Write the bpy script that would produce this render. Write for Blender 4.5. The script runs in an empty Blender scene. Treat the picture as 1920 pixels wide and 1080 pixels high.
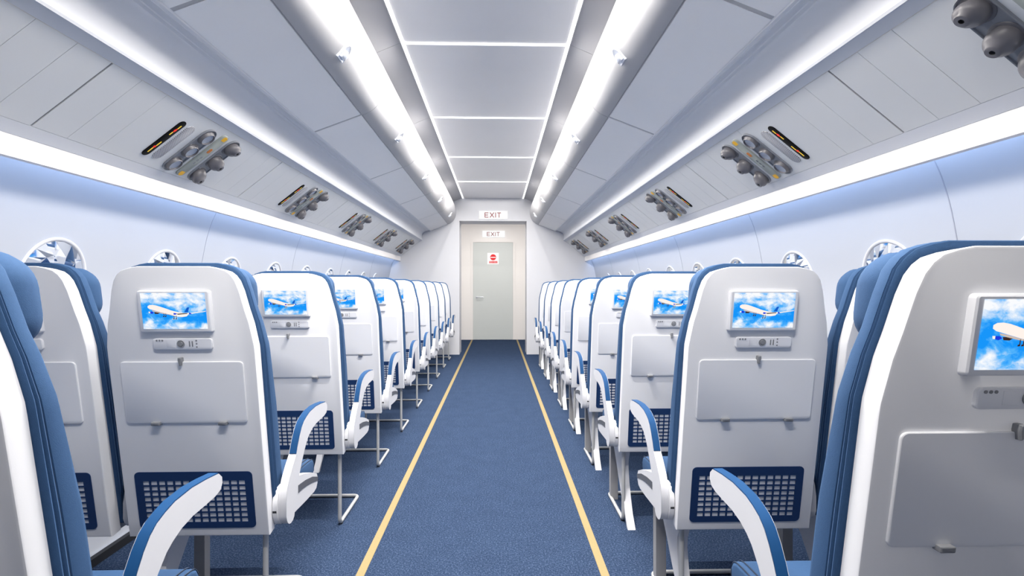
import bpy, bmesh, math, random
from mathutils import Vector, Matrix
random.seed(7)
C = bpy.context.scene.collection
scene = bpy.context.scene

# ---------------------------------------------------------------- camera, world, exposure, lights
f_px = 1020.0
cam_d = bpy.data.cameras.new('camera'); cam = bpy.data.objects.new('camera', cam_d); C.objects.link(cam)
cam_d.sensor_width = 36.0; cam_d.sensor_fit = 'HORIZONTAL'; cam_d.lens = 36.0*f_px/1920
cam_d.clip_start = 0.02; cam_d.shift_y = -2.0/1920
cam.location = (0, 0, 1.09); cam.rotation_euler = (math.radians(90), 0, -math.atan(0.027))
scene.camera = cam
w = bpy.data.worlds.new('world'); scene.world = w; w.use_nodes = True
w.node_tree.nodes['Background'].inputs[0].default_value = (0.9, 0.93, 1.0, 1)
w.node_tree.nodes['Background'].inputs[1].default_value = 0.6
scene.view_settings.view_transform = 'Standard'; scene.view_settings.look = 'None'
scene.view_settings.gamma = 1.0; scene.view_settings.use_curve_mapping = False
scene.view_settings.exposure = 0.0
try:
    scene.cycles.use_denoising = True; scene.cycles.max_bounces = 16; scene.cycles.diffuse_bounces = 12
    scene.cycles.glossy_bounces = 4; scene.cycles.sample_clamp_indirect = 6.0
except Exception: pass

X0 = -0.068                # centre line of the cabin
YB, YP, YD = -2.2, 8.78, 11.25   # rear wall, partition, wall with the door
PANEL = 1.4
SEAM0 = 3.21
ZC = 2.523
US = 0.486

def area(name, loc, sx, sy, power, col, rot=(0, 0, 0), spread=math.pi):
    l = bpy.data.lights.new(name, 'AREA'); l.shape = 'RECTANGLE'; l.size = sx; l.size_y = sy
    l.energy = power; l.color = col; l.spread = spread
    o = bpy.data.objects.new(name, l); o.location = loc; o.rotation_euler = rot; C.objects.link(o); return o
WARM = (1.0, 0.955, 0.895)
seams = [SEAM0+PANEL*k for k in range(-3, 5)]
YL = 0.41      # the strips are switched on from here forwards
SPANS = [(YB, SEAM0-3*PANEL)] + [(SEAM0+PANEL*k, SEAM0+PANEL*(k+1)) for k in range(-3, 4)]
P_LONG = [1.0, 1.0, 19.0, 5.0, 6.0, 7.5, 8, 6]
P_CROSS = [1.5, 40, 76, 74, 72, 66, 42]          # the light strips, brighter over the middle of the cabin
for i, (y0, y1) in enumerate(SPANS):
    if i == len(SPANS)-1: y1 -= 0.35
    for s in (-1, 1):
        area('ceiling_strip_lamp', (X0+s*US, (max(y0, YL if i == 2 else y0)+y1)/2, ZC-0.012), 0.016, y1-max(y0, YL if i == 2 else y0)-0.02, P_LONG[i]*(y1-max(y0, YL if i == 2 else y0))/PANEL, WARM, spread=math.radians(150))
for i, y in enumerate(seams[:-1]):
    area('ceiling_cross_lamp', (X0, y, ZC-0.012), 2*US-0.24, 0.014, P_CROSS[i], WARM)
area('partition_lamp', (X0, YP-0.11, ZC-0.02), 0.86, 0.03, 0.8, WARM)
area('doorway_lamp', (X0, 10.1, 2.46), 1.0, 0.5, 24, (1.0, 0.95, 0.90))
for s in (-1, 1):
    area('wall_wash_lamp', (X0+s*1.535, (0.9+YP)/2, 1.585), 0.04, YP-0.9-0.1, 17.0, (0.47, 0.65, 1.0), (0, math.radians(-s*30), 0), spread=math.radians(120))

# ---------------------------------------------------------------- materials
def lin(c):
    return tuple(((v/255)/12.92 if v/255 <= 0.04045 else ((v/255+0.055)/1.055)**2.4) for v in c)
def mat(name, rgb, rough=0.5, metal=0.0, coat=0.0, bump=None, mottle=None, emis=None, spec=0.5):
    m = bpy.data.materials.new(name); m.use_nodes = True; nt = m.node_tree; b = nt.nodes['Principled BSDF']
    col = (*lin(rgb), 1)
    b.inputs['Base Color'].default_value = col; b.inputs['Roughness'].default_value = rough
    b.inputs['Metallic'].default_value = metal; b.inputs['Coat Weight'].default_value = coat
    b.inputs['Specular IOR Level'].default_value = spec
    if bump or mottle:
        tc = nt.nodes.new('ShaderNodeTexCoord')
    if mottle:
        sc, amt = mottle
        n = nt.nodes.new('ShaderNodeTexNoise'); n.inputs['Scale'].default_value = sc; n.inputs['Detail'].default_value = 4
        mx = nt.nodes.new('ShaderNodeMix'); mx.data_type = 'RGBA'
        mx.inputs[6].default_value = tuple(max(0, v*(1-amt)) for v in col[:3])+(1,)
        mx.inputs[7].default_value = tuple(min(1, v*(1+amt)) for v in col[:3])+(1,)
        nt.links.new(tc.outputs['Object'], n.inputs['Vector']); nt.links.new(n.outputs[0], mx.inputs[0])
        nt.links.new(mx.outputs[2], b.inputs['Base Color'])
    if bump:
        sc, st = bump
        n = nt.nodes.new('ShaderNodeTexNoise'); n.inputs['Scale'].default_value = sc; n.inputs['Detail'].default_value = 3
        bp = nt.nodes.new('ShaderNodeBump'); bp.inputs['Strength'].default_value = st; bp.inputs['Distance'].default_value = 0.002
        nt.links.new(tc.outputs['Object'], n.inputs['Vector']); nt.links.new(n.outputs[0], bp.inputs['Height'])
        nt.links.new(bp.outputs[0], b.inputs['Normal'])
    if emis:
        b.inputs['Emission Color'].default_value = (*lin(emis[0]), 1); b.inputs['Emission Strength'].default_value = emis[1]
    return m
M = {}
M['shell'] = mat('seat_plastic', (217, 218, 222), 0.45, bump=(500, 0.03), mottle=(3, 0.02))
M['white'] = mat('white_plastic', (198, 199, 204), 0.45, mottle=(4, 0.015))
M['bezel'] = mat('bezel_plastic', (228, 229, 233), 0.35, mottle=(6, 0.015))
M['tray'] = mat('tray_plastic', (224, 225, 229), 0.35, mottle=(5, 0.02))
M['fabric'] = mat('blue_fabric', (45, 73, 108), 0.85, spec=0.2, bump=(900, 0.25), mottle=(160, 0.10))
M['piping'] = mat('dark_piping', (22, 40, 64), 0.7, mottle=(100, 0.05))
M['navy'] = mat('navy_net', (18, 46, 88), 0.65, spec=0.25, mottle=(60, 0.05))
M['pad'] = mat('armrest_pad_blue', (14, 58, 100), 0.65, spec=0.15, mottle=(40, 0.04))
M['clip'] = mat('clip_grey', (128, 130, 134), 0.5, mottle=(30, 0.03))
M['stripe'] = mat('stripe_grey', (78, 81, 88), 0.5, mottle=(30, 0.03))
M['tube'] = mat('grey_tube', (176, 177, 178), 0.35, metal=0.2, mottle=(20, 0.03))
M['column'] = mat('grey_column', (150, 150, 152), 0.5, mottle=(20, 0.04))
M['dark'] = mat('dark_gap', (26, 28, 34), 0.7, mottle=(30, 0.05))
M['wall'] = mat('wall_panel', (168, 171, 178), 0.5, bump=(220, 0.05), mottle=(1.5, 0.012))
M['seamgrey'] = mat('seam_grey', (150, 152, 162), 0.6, mottle=(10, 0.03))
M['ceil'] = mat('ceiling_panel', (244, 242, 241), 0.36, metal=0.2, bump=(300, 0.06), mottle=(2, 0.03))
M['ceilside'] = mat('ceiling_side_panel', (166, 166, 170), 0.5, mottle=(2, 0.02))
M['bin'] = mat('bin_gloss', (172, 172, 175), 0.42, coat=0.1, mottle=(2, 0.01))
M['binflat'] = mat('bin_underside', (250, 248, 246), 0.45, bump=(250, 0.06), mottle=(3.5, 0.03))
M['cove'] = mat('cove_plastic', (214, 216, 221), 0.6, mottle=(4, 0.015))
M['psupanel'] = mat('service_panel', (220, 221, 221), 0.5, bump=(260, 0.05), mottle=(2.5, 0.03))
M['beige'] = mat('panel_edge', (226, 220, 210), 0.5, mottle=(8, 0.02))
M['groove'] = mat('panel_groove', (140, 140, 142), 0.6, mottle=(10, 0.04))
M['valance'] = mat('valance_white', (246, 243, 242), 0.5, mottle=(3, 0.02))
M['chrome'] = mat('latch_chrome', (232, 236, 244), 0.16, metal=0.55, mottle=(8, 0.01))
M['mirror'] = mat('window_facet', (225, 230, 238), 0.03, metal=1.0, mottle=(3, 0.02))
M['rim'] = mat('window_rim', (214, 215, 220), 0.25, mottle=(5, 0.01))
M['psugrey'] = mat('service_grey', (118, 122, 130), 0.42, mottle=(30, 0.04))
M['nozzle'] = mat('nozzle_grey', (98, 97, 102), 0.42, mottle=(30, 0.05))
M['plate'] = mat('plate_greygreen', (150, 156, 151), 0.4, mottle=(20, 0.03))
M['lens'] = mat('reading_lens', (190, 196, 208), 0.3, bump=(700, 0.5), mottle=(200, 0.08))
M['black'] = mat('sign_black', (5, 5, 6), 0.6, spec=0.15, mottle=(30, 0.05))
M['yellow'] = mat('label_yellow', (238, 180, 18), 0.5, mottle=(30, 0.04))
M['orange'] = mat('label_orange', (196, 112, 26), 0.45, mottle=(60, 0.15))
M['glyph_y'] = mat('glyph_yellow', (200, 170, 40), 0.5, emis=((236, 196, 50), 0.55), mottle=(60, 0.05))
M['glyph_r'] = mat('glyph_red', (200, 40, 20), 0.5, emis=((235, 50, 20), 0.6), mottle=(60, 0.05))
M['partition'] = mat('partition_laminate', (202, 203, 208), 0.5, bump=(240, 0.06), mottle=(2, 0.015))
M['cream'] = mat('cream_laminate', (240, 238, 236), 0.5, mottle=(2, 0.01))
M['door'] = mat('door_paint', (204, 210, 209), 0.4, mottle=(2, 0.015))
M['red'] = mat('sign_red', (226, 10, 24), 0.5, mottle=(30, 0.02))
M['signwhite'] = mat('sign_white', (250, 250, 252), 0.5, mottle=(30, 0.01))
M['exitbox'] = mat('exit_lightbox', (255, 255, 255), 0.4, emis=((255, 255, 255), 1.0), mottle=(30, 0.005))
M['exitred'] = mat('exit_letters', (120, 24, 24), 0.7, emis=((170, 40, 40), 0.25), mottle=(30, 0.02))
M['tape'] = mat('yellow_tape', (136, 122, 88), 0.8, spec=0.1, bump=(500, 0.3), mottle=(220, 0.10))
M['strip'] = mat('light_strip', (255, 255, 255), 0.4, emis=((255, 253, 250), 2.5), mottle=(30, 0.005))

# speaker grille: a procedural dot pattern
m = mat('speaker_mesh', (196, 196, 200), 0.4); nt = m.node_tree; b = nt.nodes['Principled BSDF']
tc = nt.nodes.new('ShaderNodeTexCoord'); mp = nt.nodes.new('ShaderNodeMapping'); mp.inputs['Scale'].default_value = (170, 170, 0)
mp.inputs['Rotation'].default_value = (0, 0, 0.78)
vo = nt.nodes.new('ShaderNodeTexVoronoi'); vo.inputs['Randomness'].default_value = 0.0; vo.inputs['Scale'].default_value = 1.0
rp = nt.nodes.new('ShaderNodeValToRGB'); rp.color_ramp.elements[0].position = 0.30; rp.color_ramp.elements[1].position = 0.40
rp.color_ramp.elements[0].color = (0.03, 0.03, 0.035, 1); rp.color_ramp.elements[1].color = (*lin((205, 205, 210)), 1)
nt.links.new(tc.outputs['Object'], mp.inputs[0]); nt.links.new(mp.outputs[0], vo.inputs['Vector'])
nt.links.new(vo.outputs['Distance'], rp.inputs[0]); nt.links.new(rp.outputs[0], b.inputs['Base Color']); M['speaker'] = m

# carpet: blue loop pile with lighter flecks
m = mat('blue_carpet', (80, 108, 156), 1.0, spec=0.0); nt = m.node_tree; b = nt.nodes['Principled BSDF']
tc = nt.nodes.new('ShaderNodeTexCoord')
n1 = nt.nodes.new('ShaderNodeTexNoise'); n1.inputs['Scale'].default_value = 150; n1.inputs['Detail'].default_value = 5; n1.inputs['Roughness'].default_value = 0.75
n2 = nt.nodes.new('ShaderNodeTexNoise'); n2.inputs['Scale'].default_value = 9; n2.inputs['Detail'].default_value = 3
rp = nt.nodes.new('ShaderNodeValToRGB'); e = rp.color_ramp.elements
e[0].position = 0.34; e[0].color = (*lin((33, 45, 64)), 1); e[1].position = 0.70; e[1].color = (*lin((88, 101, 124)), 1)
q = e.new(0.50); q.color = (*lin((42, 56, 80)), 1)
mx = nt.nodes.new('ShaderNodeMix'); mx.data_type = 'RGBA'; mx.blend_type = 'MULTIPLY'; mx.inputs[0].default_value = 0.35
rp2 = nt.nodes.new('ShaderNodeValToRGB'); rp2.color_ramp.elements[0].color = (0.75, 0.75, 0.78, 1); rp2.color_ramp.elements[0].position = 0.35; rp2.color_ramp.elements[1].position = 0.65
bp = nt.nodes.new('ShaderNodeBump'); bp.inputs['Strength'].default_value = 0.5; bp.inputs['Distance'].default_value = 0.004
for n in (n1, n2): nt.links.new(tc.outputs['Object'], n.inputs['Vector'])
nt.links.new(n1.outputs[0], rp.inputs[0]); nt.links.new(n2.outputs[0], rp2.inputs[0])
nt.links.new(rp.outputs[0], mx.inputs[6]); nt.links.new(rp2.outputs[0], mx.inputs[7]); nt.links.new(mx.outputs[2], b.inputs['Base Color'])
nt.links.new(n1.outputs[0], bp.inputs['Height']); nt.links.new(bp.outputs[0], b.inputs['Normal']); M['carpet'] = m

# screen picture: sky and clouds (object coordinates of the display), emissive
m = bpy.data.materials.new('screen_sky'); m.use_nodes = True; nt = m.node_tree; nt.nodes.clear()
out = nt.nodes.new('ShaderNodeOutputMaterial'); em = nt.nodes.new('ShaderNodeEmission'); em.inputs[1].default_value = 1.0
tc = nt.nodes.new('ShaderNodeTexCoord'); mp = nt.nodes.new('ShaderNodeMapping'); mp.inputs['Scale'].default_value = (22, 0, 34); mp.inputs['Location'].default_value = (3.15, 0, 1.2)
n1 = nt.nodes.new('ShaderNodeTexNoise'); n1.inputs['Scale'].default_value = 1.0; n1.inputs['Detail'].default_value = 7; n1.inputs['Roughness'].default_value = 0.58; n1.inputs['Distortion'].default_value = 0.3
sp = nt.nodes.new('ShaderNodeSeparateXYZ')
band = nt.nodes.new('ShaderNodeValToRGB')      # how cloudy each height of the picture is
be = band.color_ramp.elements; be[0].position = 0.0; be[0].color = (0.66, 0.66, 0.66, 1); be[1].position = 1.0; be[1].color = (0.62, 0.62, 0.62, 1)
for p_, v_ in ((0.14, 0.60), (0.24, 0.46), (0.34, 0.42), (0.46, 0.50), (0.58, 0.56), (0.75, 0.64)):
    q = be.new(p_); q.color = (v_, v_, v_, 1)
mr = nt.nodes.new('ShaderNodeMapRange'); mr.inputs[1].default_value = -0.051; mr.inputs[2].default_value = 0.051
add = nt.nodes.new('ShaderNodeMath'); add.operation = 'ADD'
cl = nt.nodes.new('ShaderNodeMapRange'); cl.inputs[1].default_value = 0.96; cl.inputs[2].default_value = 1.24
sky = nt.nodes.new('ShaderNodeValToRGB'); se = sky.color_ramp.elements
se[0].position = 0.0; se[0].color = (*lin((24, 150, 250)), 1); se[1].position = 1.0; se[1].color = (*lin((250, 252, 255)), 1)
q = se.new(0.35); q.color = (*lin((86, 182, 252)), 1); q = se.new(0.7); q.color = (*lin((206, 228, 252)), 1)
nt.links.new(tc.outputs['Object'], mp.inputs[0]); nt.links.new(mp.outputs[0], n1.inputs['Vector']); nt.links.new(tc.outputs['Object'], sp.inputs[0])
nt.links.new(sp.outputs['Z'], mr.inputs[0]); nt.links.new(mr.outputs[0], band.inputs[0])
nt.links.new(band.outputs[0], add.inputs[0]); nt.links.new(n1.outputs[0], add.inputs[1]); nt.links.new(add.outputs[0], cl.inputs[0])
nt.links.new(cl.outputs[0], sky.inputs[0]); nt.links.new(sky.outputs[0], em.inputs[0]); nt.links.new(em.outputs[0], out.inputs[0]); M['sky'] = m
def emat(name, rgb):
    m = bpy.data.materials.new(name); m.use_nodes = True; nt = m.node_tree; nt.nodes.clear()
    out = nt.nodes.new('ShaderNodeOutputMaterial'); em = nt.nodes.new('ShaderNodeEmission')
    em.inputs[0].default_value = (*lin(rgb), 1); nt.links.new(em.outputs[0], out.inputs[0]); M[name] = m
emat('exitbox', (255, 255, 255)); emat('pic_white', (255, 244, 236)); emat('pic_blue', (18, 92, 200)); emat('pic_dark', (60, 44, 40)); emat('pic_shade', (206, 190, 178)); emat('pic_cobalt', (30, 60, 220))

# ---------------------------------------------------------------- helpers
def mesh_obj(name, bm, m, parent=None, smooth=35, loc=None, bevel=0, bseg=2, bangle=30):
    if bevel:
        es = [e for e in bm.edges if len(e.link_faces) == 2 and e.calc_face_angle(0) > math.radians(bangle)]
        bmesh.ops.bevel(bm, geom=es, offset=bevel, segments=bseg, affect='EDGES', profile=0.5, clamp_overlap=True)
    bmesh.ops.recalc_face_normals(bm, faces=bm.faces)
    me = bpy.data.meshes.new(name); bm.to_mesh(me); bm.free()
    for mm in (m if isinstance(m, (list, tuple)) else [m]): me.materials.append(mm)
    if smooth:
        me.polygons.foreach_set('use_smooth', [True]*len(me.polygons)); me.set_sharp_from_angle(angle=math.radians(smooth))
    o = bpy.data.objects.new(name, me); C.objects.link(o)
    if parent: o.parent = parent
    if loc: o.location = loc
    return o
def box(bm, x0, x1, y0, y1, z0, z1, mi=0):
    vs = [bm.verts.new(p) for p in ((x0,y0,z0),(x1,y0,z0),(x1,y1,z0),(x0,y1,z0),(x0,y0,z1),(x1,y0,z1),(x1,y1,z1),(x0,y1,z1))]
    for q in ((0,3,2,1),(4,5,6,7),(0,1,5,4),(1,2,6,5),(2,3,7,6),(3,0,4,7)):
        f = bm.faces.new([vs[i] for i in q]); f.material_index = mi
def loft(bm, rings, cap0=True, cap1=True, closed=True, mi=0):
    R = [[bm.verts.new(p) for p in r] for r in rings]; n = len(R[0])
    for a, b in zip(R, R[1:]):
        for i in range(n if closed else n-1):
            j = (i+1) % n; f = bm.faces.new((a[i], a[j], b[j], b[i])); f.material_index = mi
    if cap0: bm.faces.new(R[0][::-1]).material_index = mi
    if cap1: bm.faces.new(R[-1]).material_index = mi
def prism_x(bm, prof, x0, x1, mi=0):    # prof in (y,z)
    loft(bm, [[(x0, y, z) for y, z in prof], [(x1, y, z) for y, z in prof]], mi=mi)
def prism_y(bm, prof, y0, y1, mi=0):    # prof in (x,z)
    loft(bm, [[(x, y0, z) for x, z in prof], [(x, y1, z) for x, z in prof]], mi=mi)
def rrect(w, h, r, n=5, cx=0, cy=0):
    pts = []
    for (sx, sy, a0) in ((1, 1, 0), (-1, 1, 90), (-1, -1, 180), (1, -1, 270)):
        for k in range(n+1):
            a = math.radians(a0+90*k/n); pts.append((cx+sx*(w/2-r)+r*math.cos(a), cy+sy*(h/2-r)+r*math.sin(a)))
    return pts
def offset(poly, d):                     # closed ccw polygon, outwards for d>0
    n = len(poly); out = []
    for i in range(n):
        p0, p1, p2 = Vector(poly[i-1]), Vector(poly[i]), Vector(poly[(i+1) % n])
        a = (p1-p0).normalized(); b = (p2-p1).normalized(); na = Vector((a.y, -a.x)); nb = Vector((b.y, -b.x))
        t = (na+nb); t = t.normalized() if t.length > 1e-6 else na
        k = d/max(0.5, t.dot(na)); out.append((p1.x+t.x*k, p1.y+t.y*k))
    return out
def tube(bm, pts, r, n=10, mi=0):
    rings = []; P = [Vector(p) for p in pts]; up = None
    for i, p in enumerate(P):
        d = (P[min(i+1, len(P)-1)]-P[max(i-1, 0)]).normalized()
        if up is None: up = d.orthogonal().normalized()
        up = (up-d*up.dot(d)).normalized(); sd = d.cross(up)
        rings.append([p+r*(math.cos(2*math.pi*k/n)*up+math.sin(2*math.pi*k/n)*sd) for k in range(n)])
    loft(bm, rings, mi=mi)
def catmull(pts, k=4):
    out = []
    for i in range(len(pts)-1):
        p = [Vector(pts[max(i-1, 0)]), Vector(pts[i]), Vector(pts[i+1]), Vector(pts[min(i+2, len(pts)-1)])]
        for j in range(k):
            t = j/k; out.append(tuple(0.5*((2*p[1])+(-p[0]+p[2])*t+(2*p[0]-5*p[1]+4*p[2]-p[3])*t*t+(-p[0]+3*p[1]-3*p[2]+p[3])*t**3)))
    out.append(tuple(pts[-1])); return out
def fillet(pts, r, n=4):
    out = [pts[0]]
    for i in range(1, len(pts)-1):
        a, b, c = Vector(pts[i-1]), Vector(pts[i]), Vector(pts[i+1]); u = (a-b).normalized(); v = (c-b).normalized()
        p, q = b+u*r, b+v*r
        for k in range(n+1):
            t = k/n; out.append(tuple((1-t)**2*p+2*t*(1-t)*b+t*t*q))
    out.append(pts[-1]); return out
def struct(o): o['kind'] = 'structure'; return o
def thing(name, label, cat, loc=(0, 0, 0), group=None):
    o = bpy.data.objects.new(name, None); C.objects.link(o); o.location = loc; o.empty_display_size = 0.1
    o['label'] = label; o['category'] = cat
    if group: o['group'] = group
    return o
def tag(o, label, cat, group=None):
    o['label'] = label; o['category'] = cat
    if group: o['group'] = group
    return o
def dup(root, loc, label, group=None, skip=(), mat_world=None):
    r = root.copy(); C.objects.link(r); r.location = loc; r['label'] = label
    if group: r['group'] = group
    for ch in list(root.children):
        if ch.get('side') in skip: continue
        c = ch.copy(); C.objects.link(c); c.parent = r
        for g in ch.children:
            d = g.copy(); C.objects.link(d); d.parent = c
    return r

# ---------------------------------------------------------------- the cabin shell
WALLP = [(1.52, 0.035), (1.545, 0.05), (1.60, 0.16), (1.652, 0.38), (1.685, 0.66), (1.697, 0.92), (1.690, 1.10), (1.667, 1.25), (1.638, 1.39), (1.600, 1.50), (1.545, 1.605)]
WALLS = catmull(WALLP, 4)
def wall_at(z):
    for (a, b) in zip(WALLS, WALLS[1:]):
        if a[1] <= z <= b[1]:
            t = (z-a[1])/(b[1]-a[1]); return a[0]+(b[0]-a[0])*t, math.atan2(b[0]-a[0], b[1]-a[1])
    return WALLS[-1][0], 0
bm = bmesh.new(); box(bm, X0-1.75, X0+1.75, YB, YD+0.1, -0.04, 0)
struct(mesh_obj('floor', bm, M['carpet'], smooth=0))
for s, side in ((-1, 'left'), (1, 'right')):
    prof = [(X0+s*u, z) for u, z in WALLS]; outer = [(X0+s*(u+0.05), z) for u, z in WALLS][::-1]
    bm = bmesh.new(); prism_y(bm, prof+outer, YB, YP+0.02)
    wl = struct(mesh_obj('wall_'+side, bm, M['wall'], smooth=30))
    # vertical panel seams follow the curved lining
    for k in range(-3, 4):
        y = 3.25+PANEL*k
        bm = bmesh.new()
        loft(bm, [[(X0+s*(u-0.0012), y-0.0022, z), (X0+s*(u-0.0012), y+0.0022, z), (X0+s*(u+0.004), y+0.0022, z), (X0+s*(u+0.004), y-0.0022, z)] for u, z in WALLS])
        mesh_obj('panel_seam', bm, M['seamgrey'], wl, smooth=0)
    bm = bmesh.new(); box(bm, *sorted((X0+s*1.50, X0+s*1.60)), YB, YP, 0.0005, 0.034)  # dark strip stands in for the shadowed gap between wall lining and carpet
    struct(mesh_obj('wall_gap_shadow_'+side, bm, M['dark'], smooth=0))
# ceiling: flat centre panels with sloping side panels
bm = bmesh.new()
ys = [YB]+seams[:-1]+[YP+0.3]
for y0, y1 in zip(ys, ys[1:]):
    box(bm, X0-US+0.009, X0+US-0.009, y0+0.008, y1-0.008, ZC, ZC+0.02)
    for s in (-1, 1):
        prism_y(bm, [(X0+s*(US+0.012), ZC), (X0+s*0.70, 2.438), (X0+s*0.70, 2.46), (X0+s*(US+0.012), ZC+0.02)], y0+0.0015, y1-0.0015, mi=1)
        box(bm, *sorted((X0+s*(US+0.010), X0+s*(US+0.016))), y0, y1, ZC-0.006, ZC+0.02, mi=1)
box(bm, X0-0.9, X0+0.9, YB, YP+0.3, ZC+0.021, ZC+0.04, mi=2)
ceil = struct(mesh_obj('ceiling', bm, [M['ceil'], M['ceilside'], M['groove']], smooth=0))
# luminous strips recessed between the panels
def strip(x0, x1, y0, y1):
    bm = bmesh.new(); box(bm, x0, x1, y0, y1, ZC-0.006, ZC+0.012); return mesh_obj('ceiling_light_strip', bm, M['strip'], smooth=0)
for s, side in ((-1, 'left'), (1, 'right')):
    tag(strip(X0+s*US-0.009, X0+s*US+0.009, YB, YP), 'long white light strip running the length of the ceiling on the %s' % side, 'light')
ORD = ['nearest to the viewer', 'second from the viewer', 'third from the viewer', 'fourth from the viewer', 'fifth from the viewer', 'sixth from the viewer', 'seventh from the viewer', 'eighth from the viewer', 'ninth from the viewer', 'tenth from the viewer']
vis = 0
for y in seams[:-1]:
    if y < 2.5: lab = 'white light strip across the ceiling behind the viewer'
    else: lab = 'white light strip across the ceiling, %s' % (['nearest of the cross strips, seen at the top', 'second nearest of the cross strips', 'third nearest of the cross strips', 'farthest of the cross strips, closest to the partition'][vis]); vis += 1
    if y < 2.5: continue
    tag(strip(X0-US+0.010, X0+US-0.010, y-0.007, y+0.007), lab, 'light', 'cross light strips in the ceiling')
# rear end of the cabin (behind the viewer)
bm = bmesh.new(); box(bm, X0-1.75, X0+1.75, YB-0.05, YB, -0.04, 2.6); struct(mesh_obj('wall_back', bm, M['partition'], smooth=0))

# cove, service panel frame and valance along each side
I_, J_ = Vector((1.150, 1.845)), Vector((1.484, 1.580)); DS = (J_-I_).normalized(); LS = (J_-I_).length; NS = Vector((DS.y, -DS.x))  # NS points to the cabin
NS = Vector((-0.6216, -0.7834))
def on(s_, d=0.0): p = I_+(J_-I_)*s_+NS*d; return (p.x, p.y)
for s, side in ((-1, 'left'), (1, 'right')):
    T = lambda pts: [(X0+s*u, z) for u, z in pts]
    cove = [(0.96, 2.025), (0.998, 1.999), (1.002, 1.990), (1.012, 1.986), (1.020, 1.990), (1.026, 1.998), (1.040, 1.996), (1.048, 1.988), (1.058, 1.990), (1.066, 1.983), (1.078, 1.986), (1.090, 1.982)]
    cove += catmull([(1.102, 1.976), (1.128, 1.958), (1.143, 1.925), (1.145, 1.885), (1.138, 1.858), (1.134, 1.846)], 4)
    cove += [(1.138, 1.838), on(0.0, 0.0)]
    frame = [on(0.005), on(0.098), on(0.098, -0.004), on(0.882, -0.004), on(0.882), on(0.94, 0.001), (1.482, 1.578)]
    back = [(1.55, 1.64), (1.20, 1.92), (1.17, 2.0), (1.1, 2.05)]
    bm = bmesh.new(); prism_y(bm, T(cove+frame+back), YB, YP)
    struct(mesh_obj('trim_%d' % (1 if s < 0 else 2), bm, M['cove'], smooth=40))
    # the flat service panels between cove and valance: three boards per bay, a deeper joint at each bay
    bm = bmesh.new()
    y = SEAM0-4*PANEL-0.01
    cuts = []
    for k in range(-4, 5):
        y0 = SEAM0-0.005+PANEL*k
        cuts += [y0+d for d in (-0.294, -0.147, 0.0, 0.147, 0.294, 0.70)]
    cuts = sorted(c for c in cuts if YB < c < YP-0.02); edges = [YB]+cuts+[YP]
    for a, b in zip(edges, edges[1:]):
        big0 = any(abs(a-(SEAM0-0.005+PANEL*k)) < 1e-3 for k in range(-5, 6)); big1 = any(abs(b-(SEAM0-0.005+PANEL*k)) < 1e-3 for k in range(-5, 6))
        ga = 0.004 if big0 else 0.0008; gb = 0.004 if big1 else 0.0008
        P0, P1, P2, P3 = on(0.1015, 0.0), on(0.8785, 0.0), on(0.8785, -0.0035), on(0.1015, -0.0035)
        prism_y(bm, T([P0, P1, P2, P3]), a+ga, b-gb)
    prism_y(bm, T([on(0.099, 0.0005), on(0.1005, 0.0008), on(0.1005, -0.003), on(0.099, -0.003)]), YB, YP, mi=1)
    prism_y(bm, T([on(0.10, -0.0034), on(0.88, -0.0034), on(0.88, -0.0039), on(0.10, -0.0039)]), YB, YP, mi=2)
    struct(mesh_obj('trim_%d' % (3 if s < 0 else 4), bm, [M['psupanel'], M['beige'], M['groove']], smooth=0))
    bm = bmesh.new()
    prism_y(bm, T([(1.470, 1.592), (1.484, 1.580), (1.484, 1.507), (1.496, 1.503), (1.502, 1.507), (1.502, 1.600), (1.56, 1.605), (1.56, 1.62), (1.47, 1.62)]), YB, YP)
    struct(mesh_obj('trim_%d' % (5 if s < 0 else 6), bm, M['valance'], smooth=0))
    # liner behind the overhead bins, seen in the joints between them
    bm = bmesh.new()
    dr = catmull([(0.6435, 2.463), (0.6035, 2.375), (0.5935, 2.302), (0.6015, 2.232), (0.6325, 2.1665), (0.673, 2.126), (0.7255, 2.1012)], 5)
    prism_y(bm, T(dr+[(0.728, 2.106), (0.734, 2.0985), (0.998, 1.9975), (1.0, 2.02), (0.75, 2.15), (0.70, 2.44)]), YB, YP)
    struct(mesh_obj('trim_%d' % (7 if s < 0 else 8), bm, M['bin'], smooth=40))

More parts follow.
